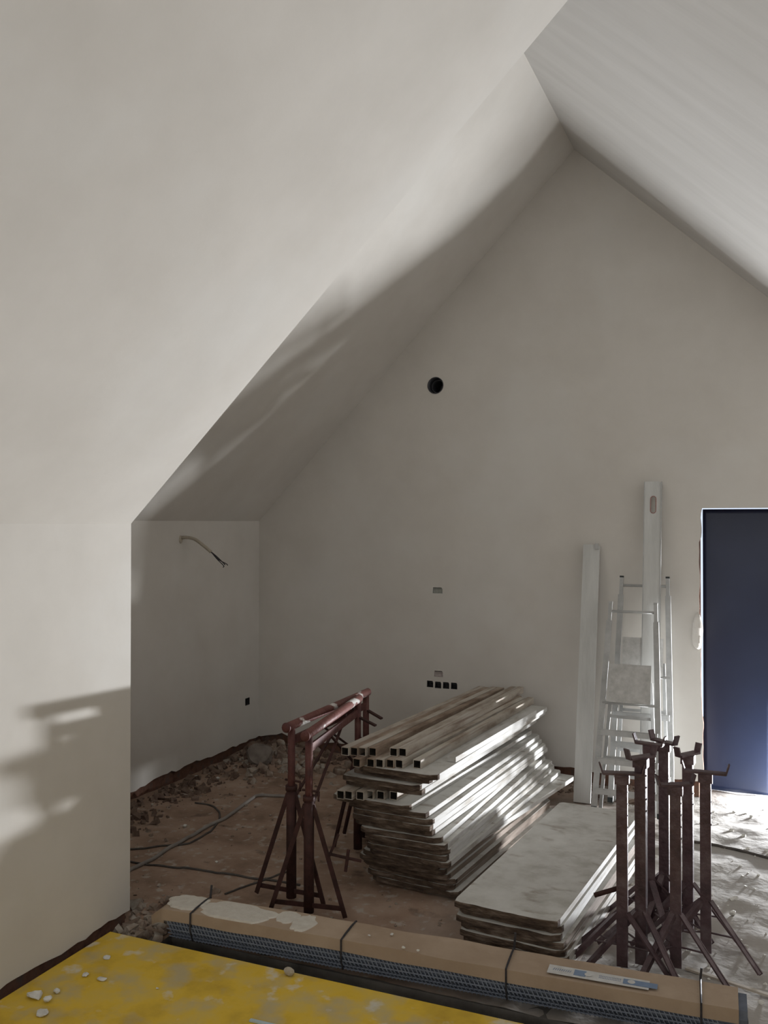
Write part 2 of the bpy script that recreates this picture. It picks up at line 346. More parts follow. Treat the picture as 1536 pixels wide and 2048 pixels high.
for i, x in enumerate(xs):
    for j, y in enumerate(ys): grid[i, j] = bm.verts.new((x, y, fz(x, y)))
for i in range(len(xs) - 1):
    for j in range(len(ys) - 1):
        cx_, cy_ = (xs[i] + xs[i + 1]) / 2, (ys[j] + ys[j + 1]) / 2
        if HX0 < cx_ < HX1 and HY0 < cy_ < HY1: continue
        bm.faces.new([grid[i, j], grid[i + 1, j], grid[i + 1, j + 1], grid[i, j + 1]]).smooth = True
bmesh.ops.delete(bm, geom=[v for v in bm.verts if not v.link_faces], context='VERTS')
floor = struct('floor', bm, soil)
bm = bmesh.new()
box(bm, HX0 - 0.12, HX0, HY0 - 0.1, HY1, -0.9, -0.012); box(bm, HX1, HX1 + 0.12, HY0 - 0.1, HY1, -0.9, -0.012)
box(bm, HX0 - 0.12, HX1 + 0.12, HY1, HY1 + 0.15, -0.9, -0.02); box(bm, HX0 - 0.12, HX1 + 0.12, HY0 - 0.12, HY0, -0.9, -0.012)
struct('stairwell_edge', bm, concrete, floor)
bm = bmesh.new(); box(bm, HX0, HX1, 3.12, HY1, -0.9, -0.17); box(bm, HX0, HX1, 2.84, 3.12, -0.9, -0.35); box(bm, HX0, HX1, HY0, 2.84, -0.9, -0.53)
struct('stair_step', bm, concrete, floor)
# terrace slab outside the opening
bm = bmesh.new(); box(bm, -1.5, 3.0, 6.9, 9.5, -0.2, -0.03); struct('terrace_slab', bm, concrete)

# dark sheet closing the doorway, lifted at its right-hand bottom corner where the daylight comes in
bm = bmesh.new(); nx, nz_ = 60, 60; V = {}
SX0, SX1 = DX0 + 0.004, DX1 - 0.004
for i in range(nx + 1):
    for j in range(nz_ + 1):
        x = SX0 + (SX1 - SX0) * i / nx; z = -0.01 + (DZ + 0.006) * j / nz_
        y = YB + 0.27 + 0.006 * math.sin(x * 6 + 0.8 * z) + 0.008 * noise.noise(Vector((x * 3, z * 1.4, 0)))
        V[i, j] = bm.verts.new((x, y, z))
for i in range(nx):
    for j in range(nz_):
        x = SX0 + (SX1 - SX0) * (i + .5) / nx; z = (DZ + 0.05) * (j + .5) / nz_
        if x > 0.0 and z < 0.67: continue
        bm.faces.new([V[i, j], V[i + 1, j], V[i + 1, j + 1], V[i, j + 1]]).smooth = True
bmesh.ops.delete(bm, geom=[v for v in bm.verts if not v.link_faces], context='VERTS')
sh = obj('door_sheet', bm, foil); sh.modifiers.new('s', 'SOLIDIFY').thickness = 0.003
tag(sh, 'dark blue sheet closing the doorway in the gable wall', 'sheet')

# pipe sleeve and electrical boxes
t = thing('vent_pipe', 'round dark plastic pipe sleeve high in the gable wall', 'pipe', (pc.x, YB, pc.z))
bm = bmesh.new(); n = 32
for r0, r1, y0, y1 in ((PR, PR - 0.006, -0.004, 0.2), (PR - 0.012, PR - 0.018, 0.06, 0.24)):
    rings = [[bm.verts.new((r * math.cos(k * 2 * math.pi / n), y, r * math.sin(k * 2 * math.pi / n))) for k in range(n)] for r, y in ((r0, y0), (r1, y0), (r1, y1), (r0, y1))]
    for a in range(4):
        for k in range(n):
            bm.faces.new([rings[a][k], rings[a][(k + 1) % n], rings[(a + 1) % 4][(k + 1) % n], rings[(a + 1) % 4][k]]).smooth = a % 2 == 1
bmesh.ops.recalc_face_normals(bm, faces=list(bm.faces)); obj('sleeve', bm, pvc, t)
bm = bmesh.new(); tube(bm, [(0, 0.245, 0), (0, 0.255, 0)], PR - 0.001, 32); obj('end_cap', bm, box_dark, t)  # dark disc, widened to keep outside light out of the sleeve
def ebox(c, s, h, m, label, cat, grp=None, depth=0.045, fill=None):
    t = thing('wall_box', label, cat, (c.x, YB, c.z), 0, grp)
    bm = bmesh.new(); e = 0.004
    box(bm, -s, s, depth, depth + e, -h, h); box(bm, -s, -s + e, 0.001, depth, -h, h); box(bm, s - e, s, 0.001, depth, -h, h)
    box(bm, -s + e, s - e, 0.001, depth, -h, -h + e); box(bm, -s + e, s - e, 0.001, depth, h * 0.7 - e, h * 0.7)
    obj('box_shell', bm, m, t)
    bm = bmesh.new(); tube(bm, [(0, depth - 0.02, 0), (s * .3, depth - 0.028, -h * .2), (s * .5, depth - 0.012, h * .4)], 0.003, 6); obj('wire_end', bm, wire_m, t)
    if fill is not None:
        bm = bmesh.new(); box(bm, -s + e, s - e, fill, depth, -h + e, h * 0.7 - e); rough(bm, 0.004, 30, c.x); obj('filler', bm, m, t)
ebox(*boxes[0][:3], box_grey, 'pale plastered-over wall box below the round pipe', 'wall box', fill=0.012)
ebox(*boxes[1][:3], box_pink, 'faint pinkish wall box just over the row of four dark boxes', 'wall box', fill=0.010)
for k, nm in enumerate(('leftmost', 'second from left', 'third from left', 'rightmost')):
    ebox(*boxes[2 + k][:3], box_dark, f'dark socket box, {nm} in the row of four low on the gable wall', 'wall box', 'row of four socket boxes')
t = thing('wall_box', 'dark socket box low on the alcove side wall', 'wall box', (XF, bx.y, bx.z))
bm = bmesh.new(); box(bm, -0.05, -0.045, -.035, .035, -.03, .03); box(bm, -0.045, -.001, -.035, -.031, -.03, .03); box(bm, -0.045, -.001, .031, .035, -.03, .03); box(bm, -0.045, -.001, -.031, .031, -.03, -.026); box(bm, -0.045, -.001, -.031, .031, .026, .03)
obj('box_shell', bm, box_dark, t)
bm = bmesh.new(); tube(bm, [(-0.04, 0, 0), (-.02, .01, -.01), (-.01, .015, .008)], .003, 6); obj('wire_end', bm, wire_m, t)

# cable coming out of the alcove wall
p0 = atx(361, 1078, XF)
t = thing('wall_cable', 'beige conduit with loose dark wires sticking out of the alcove wall', 'cable', p0)
pa = [Vector((-0.03, 0, 0)), Vector((0.03, 0.01, 0.012)), Vector((0.10, 0.03, 0.0)), Vector((0.17, 0.05, -0.05)), Vector((0.22, 0.07, -0.095))]
P = curve_pts(pa, 60); bm = bmesh.new(); tube(bm, P, [0.011 + 0.0022 * (i % 2) for i in range(61)], 10); obj('conduit', bm, conduit_m, t)
for k, (dx, dy, dz) in enumerate(((0.11, 0.03, -0.085), (0.085, 0.035, -0.10), (0.095, 0.02, -0.082))):
    s = P[-1]; e = s + Vector((dx, dy, dz)); mid = (s + e) / 2 + Vector((0.0, 0.0, -0.012 + 0.008 * k))
    bm = bmesh.new(); tube(bm, curve_pts([s + Vector((0, 0.003 * (k - 1), 0)), mid, e, e + Vector((0.012 - 0.018 * (k == 1), 0, -0.012))], 14), 0.0035, 6); obj('wire', bm, wire_m, t)
bm = bmesh.new(); bmesh.ops.create_uvsphere(bm, u_segments=12, v_segments=8, radius=0.02)
for v in bm.verts: v.co.x *= 0.4; v.co.z *= 1.5
obj('plaster_plug', bm, conduit_m, t).location = (0.002, 0, -0.004)

# ------------------------------------------------------------ stacked formwork panels
def panel_mesh(name, W, Ln, T, seed, side):
    # outline with chipped ends, laid with the near right corner at the origin, running to +Y, width to -X
    r_ = random.Random(seed); bm = bmesh.new(); pts = []
    n = 14; cr = 0.018
    for i in range(n + 1):
        x = -W + W * i / n; y = r_.uniform(0, 0.003) + (0.010 if r_.random() < 0.1 else 0)
        if i == 0: y += cr * r_.uniform(.4, 1.2)
        if i == n: y += cr * r_.uniform(.4, 1.6)
        pts.append((x + (0.004 if i == 0 else 0), y))
    pts.append((0.001, 0.05)); pts.append((r_.uniform(-.003, .001), Ln * .33)); pts.append((r_.uniform(-.003, .001), Ln * .66)); pts.append((0, Ln - r_.uniform(.01, .04)))
    pts.append((-r_.uniform(.01, .03), Ln)); pts.append((-W + .02, Ln)); pts.append((-W, Ln - .02)); pts.append((-W, 0.05))
    lo_ = [bm.verts.new((x, y, 0)) for x, y in pts]; hi_ = [bm.verts.new((x, y, T)) for x, y in pts]
    f = bm.faces.new(hi_); f.material_index = 0; f = bm.faces.new(lo_[::-1]); f.material_index = 0
    for i in range(len(pts)):
        j = (i + 1) % len(pts); f = bm.faces.new([lo_[i], lo_[j], hi_[j], hi_[i]])
        f.material_index = 2 if (i < n or pts[i][1] > Ln - .005 and pts[j][1] > Ln - .005) else 1
    bmesh.ops.bevel(bm, geom=[e for e in bm.edges if abs(e.verts[0].co.z - e.verts[1].co.z) < 1e-5], offset=0.003, segments=1, affect='EDGES')
    bm.normal_update()
    for f in bm.faces:
        if f.calc_center_median().y < 0.04 and abs(f.normal.z) < 0.95: f.material_index = 2
    me = bpy.data.meshes.new(name); bm.to_mesh(me); bm.free()
    for m in (board_face, side, board_end): me.materials.append(m)
    return me
T = 0.0285
big = [panel_mesh('formwork_panel', 0.45, 1.93, T - 0.001, s, board_side) for s in range(5)]
short = [panel_mesh('formwork_panel', 0.50, 1.55, T - 0.001, 20 + s, board_side_brown) for s in range(4)]
low = [panel_mesh('formwork_panel', 0.47, 1.60, T - 0.001, 40 + s, board_side) for s in range(4)]
low_b = [panel_mesh('formwork_panel', 0.47, 1.60, T - 0.001, 50 + s, board_side_brown) for s in range(2)]
def put_panel(me, near, far, z, label, grp, tilt=0.0):
    o = bpy.data.objects.new('formwork_panel', me); C.objects.link(o)
    d = (far - near); a = -math.atan2(d.x, d.y); o.location = (near.x, near.y, z); o.rotation_euler = (tilt, 0, a)
    return tag(o, label, 'panel', grp)
ordn = ['bottom', 'second', 'third', 'fourth', 'fifth', 'sixth', 'seventh', 'eighth', 'ninth', 'tenth', 'eleventh', 'twelfth', 'thirteenth', 'fourteenth', 'fifteenth', 'sixteenth']
tall = [  # (near right corner px), (far right corner px) from bottom to top; None = brown lower part
 None, None, None, None, None,
 ((870, 1752), (1066, 1606)), ((894, 1737), (1077, 1577)), ((890, 1720), (1079, 1556)), ((893, 1706), (1082, 1540)), ((888, 1694), (1078, 1524)),
 ((879, 1691), (1069, 1512)), ((862, 1676), (1080, 1506)), ((858, 1665), (1085, 1493)), ((861, 1648), (1084, 1478)), ((850, 1634), (1086, 1464)), ((814, 1624), (1058, 1464))]
for k, q in enumerate(tall):
    z = 0.004 + T * k
    g_ = 'formwork panels in the tall stack'
    if q is None:
        r_ = random.Random(k); nr = Vector((-1.46 - 0.012 * k + r_.uniform(-.012, .012), 4.31 + r_.uniform(-.02, .03))); fr = nr + Vector((0.155, 1.5))
        put_panel(short[k % 4], nr, fr, z, f'brown-edged formwork panel, {ordn[k]} from the floor in the tall stack' if k else 'brown-edged formwork panel on the floor at the bottom of the tall stack', g_)
    else:
        a, b = aty(*q[0], 4.262 + 0.008 * ((k * 7) % 3 - 1)), atz(*q[1], z + T)
        put_panel(big[k % 5], a.xy, b.xy, z, f'dusty white-edged formwork panel, {ordn[k]} from the floor in the tall stack', g_)
# square tubes: one layer between the panels, two rows on top
def sq_tube_mesh(Ln, m_out=None, s=0.044, w=0.0035):
    bm = bmesh.new(); h = s / 2
    o_ = [(-h, 0), (h, 0), (h, s), (-h, s)]; i_ = [(-h + w, w), (h - w, w), (h - w, s - w), (-h + w, s - w)]
    for y0, y1, in ((0, Ln),):
        A = [bm.verts.new((x, y0, z)) for x, z in o_]; B = [bm.verts.new((x, y1, z)) for x, z in o_]
        a = [bm.verts.new((x, y0, z)) for x, z in i_]; b = [bm.verts.new((x, y1, z)) for x, z in i_]
        for k in range(4):
            j = (k + 1) % 4
            bm.faces.new([A[k], A[j], B[j], B[k]]); bm.faces.new([A[j], A[k], a[k], a[j]]); bm.faces.new([B[k], B[j], b[j], b[k]])
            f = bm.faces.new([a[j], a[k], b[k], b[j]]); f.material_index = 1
    bmesh.ops.recalc_face_normals(bm, faces=list(bm.faces))
    me = bpy.data.meshes.new('square_tube'); bm.to_mesh(me); bm.free(); me.materials.append(m_out or tube_m); me.materials.append(tube_in); return me
tube_b = mat('rusty_tube', [(0.17, 0.115, 0.08), (0.30, 0.23, 0.175), (0.42, 0.36, 0.30)], 5, 7, 0.75, bump=0.3, bscale=30, stretch=(2.5, 0.6, 2.5), space='obj', contrast=(0.35, 0.68))
tm = sq_tube_mesh(2.0); tm_s = sq_tube_mesh(1.9); tm_b = sq_tube_mesh(1.97, tube_b)
def put_tube(me, near, far, z, label, grp, sc=1):
    o = bpy.data.objects.new('square_tube', me); C.objects.link(o); d = far - near
    o.location = (near.x, near.y, z); o.rotation_euler = (0, 0, -math.atan2(d.x, d.y)); return tag(o, label, 'tube', grp)
pos = ['leftmost', 'second from left', 'third from left', 'fourth from left', 'fifth from left', 'rightmost']
z3 = 0.004 + T * 16
for k, u in enumerate((681, 697, 720, 739, 761, 787)):
    a = atz(u, 1598 + (k % 3), z3); b = Vector((a.x + 0.12 + 0.012 * k, a.y + 1.9)); 
    put_tube(tm_s, a.xy, b, z3, f'dusty hollow square tube, {pos[k]} of the layer sandwiched between panels', 'square tubes between the panels')
z4 = z3 + 0.0445
up = [((842, 1590), (1060, 1445)), ((835, 1579), (1062, 1436)), ((857, 1573), (1080, 1427)), ((871, 1553), (1090, 1417))]
nm4 = ['lowest of the four panels above the sandwiched tubes', 'second of the four panels above the sandwiched tubes', 'third of the four panels above the sandwiched tubes', 'top one of the tall stack, under the square tubes']
for k, q in enumerate(up):
    z = z4 + T * k; a, b = aty(*q[0], (4.31, 4.28, 4.33, 4.30)[k]), atz(*q[1], z + T)
    put_panel(big[(k + 2) % 5], a.xy, b.xy, z, f'dusty formwork panel, {nm4[k]}', 'formwork panels in the tall stack')
z5 = z4 + T * 4
for k, (u, uf) in enumerate(((713, 985), (741, 998), (759, 1012), (780, 1026), (798, 1040), (834, 1056))):
    a = atz(u, 1534 + k * 0.6, z5); b = atz(uf, 1408 + 0.4 * k, z5)
    put_tube(tm_b if k in (0, 1, 3) else tm_s, a.xy, b.xy, z5, f'dusty hollow square tube, {pos[k]} in the lower row on the tall stack', 'lower row of square tubes')
z6 = z5 + 0.0445
for k, (u, uf) in enumerate(((690, 948), (708, 961), (724, 974), (745, 990), (787, 1012), (805, 1026))):
    a = atz(u, 1511 + 0.4 * k, z6); b = atz(uf, 1392 + 0.3 * k, z6)
    put_tube(tm_b if k in (1, 3) else tm, a.xy, b.xy, z6, f'dusty hollow square tube, {pos[k]} in the topmost row on the tall stack', 'topmost row of square tubes')
# short batten on the top panel at the right
a, b = atz(903, 1524, z5), atz(1066, 1428, z5)
bm = bmesh.new(); d = (b - a); Ln = min(d.length, 1.45); dn = d.normalized(); bar(bm, (0, 0, 0.0145), (0, Ln, 0.0145), 0.05, 0.028); bevel(bm, 0.003, 1)
o = obj('wooden_batten', bm, board_side, loc=(a.x, a.y, z5)); o.rotation_euler = (0, 0, -math.atan2(d.x, d.y))
tag(o, 'pale wooden batten lying right of the square tubes on the tall stack', 'batten')

# the low stack
r_ = random.Random(9)
for k in range(8):
    z = 0.004 + T * k
    zt = T * 8
    a = atz(1113, 1848, zt); b = atz(1233, 1690, zt); dirv = (b - a).normalized()
    sh_ = Vector((dirv.y, -dirv.x, 0)) * (0.0 if k == 7 else r_.uniform(-0.004, 0.012) + 0.006 * (7 - k)) + dirv * (0 if k == 7 else r_.uniform(-.01, .02))
    n_, f_ = a + sh_, a + sh_ + dirv
    f_ += Vector((r_.uniform(-.012, .012), 0, 0)) * (k < 7)
    lab = 'wide dusty grey formwork panel on top of the low stack' if k == 7 else (f'formwork panel, {ordn[k]} from the floor in the low stack' if k else 'formwork panel on the floor at the bottom of the low stack')
    put_panel((low_b[k % 2] if k in (0, 3, 4) else low[k % 4]), n_.xy, f_.xy, z, lab, 'formwork panels in the low stack')

# ------------------------------------------------------------ the two red trestles
def trestle(near, far, label, extra):
    d = far - near; L_ = d.length
    t = thing('steel_trestle', label, 'trestle', (near.x, near.y, 0), -math.atan2(d.x, d.y), 'red steel trestles by the tall stack')
    top = 0.875
    bm = bmesh.new(); tube(bm, [(0, -0.055, top), (0, L_ + 0.03, top)], 0.023, 14); obj('top_tube', bm, rust_top, t)
    bm = bmesh.new(); bmesh.ops.create_uvsphere(bm, u_segments=12, v_segments=8, radius=0.026)
    for v in bm.verts: v.co.y *= 0.5; v.co += Vector((0, -0.055, top))
    obj('end_cap', bm, rust, t, True)
    bm = bmesh.new(); bar(bm, (0, 0, top - 0.075), (0, L_, top - 0.075), 0.012, 0.04); obj('lower_rail', bm, rust, t)
    for y, lab in ((0, 1), (L_, 0)):
        bm = bmesh.new(); tube(bm, [(0, y, 0.44), (0, y, top - 0.01)], 0.019, 12); obj('inner_post', bm, rust, t)
        bm = bmesh.new(); tube(bm, [(0, y, 0.012), (0, y, 0.56)], 0.0255, 12); tube(bm, [(0, y, 0.55), (0, y, 0.575)], 0.030, 12); obj('outer_post', bm, rust_dk, t)
        bm = bmesh.new(); tube(bm, [(-0.035, y, 0.60), (0.05, y, 0.597)], 0.006, 8); tube(bm, [(0.05, y, 0.597), (0.05, y, 0.55)], 0.006, 8); obj('locking_pin', bm, rust_dk, t)
        sp_ = 0.19 if lab else 0.06
        for s in (-1, 1):
            if lab == 0 and s == 1: continue
            e_ = s * sp_ * (1.0 if lab else 2.4)
            bm = bmesh.new(); bar(bm, (s * 0.02, y, 0.53), (e_, y - 0.02 * lab, 0.012), 0.022, 0.006, (0, 1, 0)); bar(bm, (s * 0.02, y + 0.008, 0.53), (e_, y - 0.012 * lab, 0.012), 0.006, 0.022, (0, 1, 0))
            obj('leg', bm, rust_dk, t)
        if lab:
            bm = bmesh.new(); bar(bm, (-sp_ * 0.93, y - 0.01, 0.05), (sp_ * 0.93, y - 0.01, 0.05), 0.006, 0.022); obj('foot_bar', bm, rust_dk, t)
    bm = bmesh.new(); bar(bm, (0.0, 0.03, 0.50), (0.0, L_ * 0.62, top - 0.09), 0.014, 0.007); bar(bm, (0.0, L_ - 0.03, 0.50), (0, L_ * .4, top - .09), 0.014, 0.007); obj('diagonal_brace', bm, rust_dk, t)
    bm = bmesh.new(); bar(bm, (0, L_ + 0.0, 0.775), (0.115, L_ - 0.03, 0.735), 0.022, 0.01); obj('wedge_handle', bm, rust_dk, t)
    if extra:
        bm = bmesh.new(); bar(bm, (0.105, -0.02, 0.31), (0.255, 0.03, 0.27), 0.02, 0.008); bar(bm, (0.15, 0.0, 0.40), (0.11, -0.02, 0.30), 0.012, 0.01); bar(bm, (0.20, 0.0, 0.33), (0.185, 0.0, 0.225), 0.014, 0.01); obj('locking_bar', bm, rust_dk, t)
    return t
a, b = atz(583, 1451, 0.875), atz(738, 1386, 0.875)
trestle(a.xy, b.xy + Vector((-0.02, 0)), 'dark red steel trestle, the left one of the two by the tall stack', False)
a, b = atz(618, 1467, 0.875), atz(722, 1399, 0.875)
trestle(a.xy, b.xy + Vector((-0.02, 0)), 'dark red steel trestle with plaster-splashed bar, right one of the two, touching the tall stack', True)

# ------------------------------------------------------------ the seven post stands on the right
def stand(u, v, top, rz, label, legs=(170, 225, -20, 70), arm=0.17, armrot=0.0, side=1, ztop=None, fwd=None):
    p = atz(u, v, 0)
    t = thing('post_stand', label, 'stand', (p.x, p.y, 0), R(rz), 'maroon steel post stands')
    bm = bmesh.new(); box(bm, -0.023, 0.023, -0.018, 0.018, 0.012, top); bevel(bm, 0.004, 2); obj('post', bm, prop_m, t)
    bm = bmesh.new(); box(bm, -0.030, 0.030, -0.024, 0.024, top - 0.035, top + 0.003); bevel(bm, 0.003, 1); obj('collar', bm, prop_m, t)
    hd = bmesh.new(); a = arm
    bar(hd, (-a * 0.5, 0, top + 0.008), (a * 0.5, 0, top + 0.008), 0.042, 0.009)
    for s in (-1, 1):
        bar(hd, (s * a * 0.5, 0, top + 0.004), (s * (a * 0.5 + 0.014), 0, top + 0.05), 0.032, 0.007, (1, 0, 0))
    bmesh.ops.rotate(hd, verts=list(hd.verts), cent=(0, 0, top), matrix=Matrix.Rotation(R(armrot), 3, 'Z')); obj('fork_head', hd, prop_m, t)
    for ang in legs:
        c_, s_ = math.cos(R(ang)), math.sin(R(ang)); rr = 0.25
        bm = bmesh.new(); bar(bm, (c_ * 0.022, s_ * 0.018, 0.24), (c_ * rr, s_ * rr, 0.008), 0.026, 0.008, (0, 0, 1)); 
        bar(bm, (c_ * 0.022 - s_ * .011, s_ * 0.018 + c_ * .011, 0.232), (c_ * rr - s_ * .011, s_ * rr + c_ * .011, 0.003), 0.005, 0.02, (0, 0, 1))
        lg_ = obj('leg', bm, prop_m, t)
        bm = bmesh.new(); tube(bm, [(c_ * 0.02, s_ * 0.02, 0.10), (c_ * 0.135, s_ * 0.135, 0.118)], 0.004, 6); obj('stay_rod', bm, prop_m, lg_)
    # peg holes side: small pins down the upper post
    for k in range(4):
        bm = bmesh.new(); zz = top - 0.07 - 0.05 * k; tube(bm, [(0.02, 0, zz), (0.026, 0, zz)], 0.0045, 6); obj('peg', bm, prop_m, t)
    return t, p
t1, p1 = stand(1245, 1936, 0.82, 4, 'maroon post stand nearest the low stack, leftmost of the post stands', (163, 197, -28), 0.16, 12)
bm = bmesh.new(); tube(bm, [(-0.02, 0, 0.335), (-0.075, -0.01, 0.315), (-0.115, -0.012, 0.298)], 0.011, 8); obj('crank_handle', bm, rust_dk, t1)
stand(1283, 1932, 0.885, -6, 'broad maroon post stand right behind the leftmost one', (150, 215, -38), 0.13, 55)
stand(1300, 1862, 0.86, 10, 'maroon post stand half hidden behind the two leftmost ones', (140, 20, -70), 0.12, -20)
stand(1329, 1850, 0.855, 0, 'tall maroon post stand in the middle at the back, its feet near the low stack', (188, 250, -30), 0.13, -35)
stand(1352, 1938, 0.775, 3, 'maroon post stand at the front, its foot beside the long cardboard bundle', (140, 235, -32), 0.14, 25)
stand(1377, 1868, 0.82, -4, 'slender maroon post stand just behind the front one', (110, 215, -15), 0.13, 60)
stand(1412, 1908, 0.79, 2, 'maroon post stand standing apart, rightmost of all', (150, 215, -30), 0.17, 0)

# ------------------------------------------------------------ cardboard bundle of metal lath
bl = Vector((-2.56, 3.455, 0)); br = Vector((-0.10, 3.575, 0)); d = br - bl; BL = d.length
pk = thing('lath_bundle', 'long cardboard-wrapped bundle of metal lath lying in front of the stacks', 'bundle', (bl.x, bl.y, 0.012), math.atan2(d.y, d.x))
# local x along the bundle, y across (+ away from camera)
def sag(x): return 0.010 * math.sin(x * 2.2 + 0.4) - 0.05 * max(0, 0.35 - x) ** 1.5
prof = [(-0.087, 0.090), (-0.083, 0.138), (0.083, 0.142), (0.088, 0.055)]      # cardboard cap: side, top, side
bm = bmesh.new(); nseg = 60; rows = []
for i in range(nseg + 1):
    x = 0.02 + (BL - 0.03) * i / nseg; ring = []
    for k, (y, z) in enumerate(prof):
        jj = 0.004 * noise.noise(Vector((x * 4, k * 3, 0)))
        ring.append(bm.verts.new((x, y + jj, z + jj + sag(x) * 0.3)))
    for k, (y, z) in reversed(list(enumerate(prof))):
        ring.append(bm.verts.new((x, y * 0.965, z - (0.004 if k in (1, 2) else 0) + sag(x) * 0.3)))
    rows.append(ring)
m_ = len(rows[0])
for i in range(nseg):
    for k in range(m_): bm.faces.new([rows[i][k], rows[i][(k + 1) % m_], rows[i + 1][(k + 1) % m_], rows[i + 1][k]])
bm.faces.new(rows[0]); bm.faces.new(rows[-1][::-1]); bmesh.ops.recalc_face_normals(bm, faces=list(bm.faces))
cb = obj('cardboard_cover', bm, cardboard, pk)
# loose flap at the left end, where the carton has opened and sags to the floor
bm = bmesh.new(); rows = []
for i in range(7):
    x = 0.03 - 0.075 * i / 6; drop = 0.045 * (i / 6) ** 1.5
    rows.append([bm.verts.new((x, y, z - drop)) for y, z in ((-0.084 + .02 * i / 6, 0.075 + .02 * i / 6), (-0.080 + .01 * i / 6, 0.137), (0.075, 0.140))])
for i in range(6):
    for k in range(2): bm.faces.new([rows[i][k], rows[i][k + 1], rows[i + 1][k + 1], rows[i + 1][k]])
o = obj('end_flap', bm, cardboard, pk); o.modifiers.new('s', 'SOLIDIFY').thickness = 0.004
# metal lath strips: zig-zag ribs over a dark core
bm = bmesh.new(); prof2 = [(-0.080, 0.095), (-0.083, 0.060), (-0.060, 0.006), (0.06, 0.004), (0.08, 0.05), (0.07, 0.125), (-0.07, 0.125)]
A = [bm.verts.new((0.06, y * .93, z + 0.003)) for y, z in prof2]; B = [bm.verts.new((BL + 0.02, y * .93, z + 0.003)) for y, z in prof2]
for k in range(7): bm.faces.new([A[k], A[(k + 1) % 7], B[(k + 1) % 7], B[k]])
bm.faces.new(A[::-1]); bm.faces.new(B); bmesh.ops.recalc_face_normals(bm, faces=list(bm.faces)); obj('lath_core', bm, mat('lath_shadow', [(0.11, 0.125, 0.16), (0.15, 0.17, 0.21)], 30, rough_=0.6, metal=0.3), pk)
bm = bmesh.new(); rl = random.Random(3); x = 0.05
while x < BL - 0.07:                       # slanting ribs of the expanded metal along the visible side
    l = 0.034
    bar(bm, (x, -0.0815, 0.092), (x + l * .6, -0.0835, 0.050), 0.004, 0.007, (0, 1, 0))
    bar(bm, (x + l * .6, -0.0835, 0.050), (x + l * 1.1, -0.061, 0.009), 0.004, 0.007, (0, 1, 0))
    x += 0.017 + rl.uniform(-.002, .002)
for y, z in ((-0.0835, 0.076), (-0.0845, 0.056), (-0.076, 0.034), (-0.067, 0.016)): bar(bm, (0.05, y, z), (BL + 0.02, y, z), 0.003, 0.005)
o = obj('lath_mesh', bm, lath_m, pk); o['kind'] = 'stuff'
bm = bmesh.new(); tube(bm, [(BL - 0.045, y, z) for y, z in ((-0.06, 0.05), (-0.06, 0.11), (0.05, 0.11), (0.05, 0.03), (-0.06, 0.03), (-0.06, 0.05))], 0.009, 6, False)
tube(bm, [(BL - 0.04, -0.02, 0.07), (BL + 0.02, -0.01, 0.075)], 0.02, 8); obj('lath_end', bm, wire_m, pk)
for xx, tail in ((0.17, 0.055), (0.90, 0.0), (1.60, 0.06), (2.32, 0.04)):
    bm = bmesh.new(); yy = [(0.092, 0.03), (0.091, 0.146), (0.04, 0.149), (-0.04, 0.147), (-0.091, 0.143), (-0.094, 0.07), (-0.070, 0.012)]
    tube(bm, [(xx + 0.03 * (0.09 - y), y, z) for y, z in yy], 0.0042, 6)
    if tail: tube(bm, [(xx, 0.088, 0.145), (xx + 0.004, 0.092, 0.145 + tail)], 0.005, 6)
    obj('tie_wire', bm, wire_m, pk)
# plaster spill on top of the carton: thin irregular cakes
def cake(cx, rx, ry, seed, cy=0.0):
    bm = bmesh.new(); n = 30; ring = []; ctr = bm.verts.new((cx, cy, 0.1475)); mid = []
    for k in range(n):
        a = k * 2 * math.pi / n; q = 1 + 0.30 * noise.noise(Vector((math.cos(a) * 1.8, math.sin(a) * 1.8, seed))) + 0.12 * noise.noise(Vector((math.cos(a) * 6, math.sin(a) * 6, seed)))
        xq, yq = cx + rx * q * math.cos(a), max(-0.084, min(0.084, cy + ry * q * math.sin(a)))
        ring.append(bm.verts.new((xq, yq, 0.1405 + yq * .02))); mid.append(bm.verts.new((cx + (xq - cx) * .9, cy + (yq - cy) * .9, 0.1468)))
    for k in range(n):
        j = (k + 1) % n; bm.faces.new([ring[k], ring[j], mid[j], mid[k]]); bm.faces.new([mid[k], mid[j], ctr])
    bmesh.ops.recalc_face_normals(bm, faces=list(bm.faces)); return bm
pale_cake = mat('plaster_spill', [(0.52, 0.48, 0.42), (0.60, 0.57, 0.51)], 30, 6, 0.95, bump=0.4, bscale=60)
for cx, rx, ry, sd, cy in ((0.10, 0.10, 0.075, 1, 0.01), (0.37, 0.19, 0.085, 2, 0.0), (0.40, 0.13, 0.10, 5, -0.03), (0.60, 0.055, 0.06, 3, 0.03), (0.69, 0.055, 0.085, 4, 0.0)):
    o = obj('plaster_spill', cake(cx, rx, ry, sd, cy), pale_cake, pk); o['label'] = 'pale dried plaster spilled on the carton'
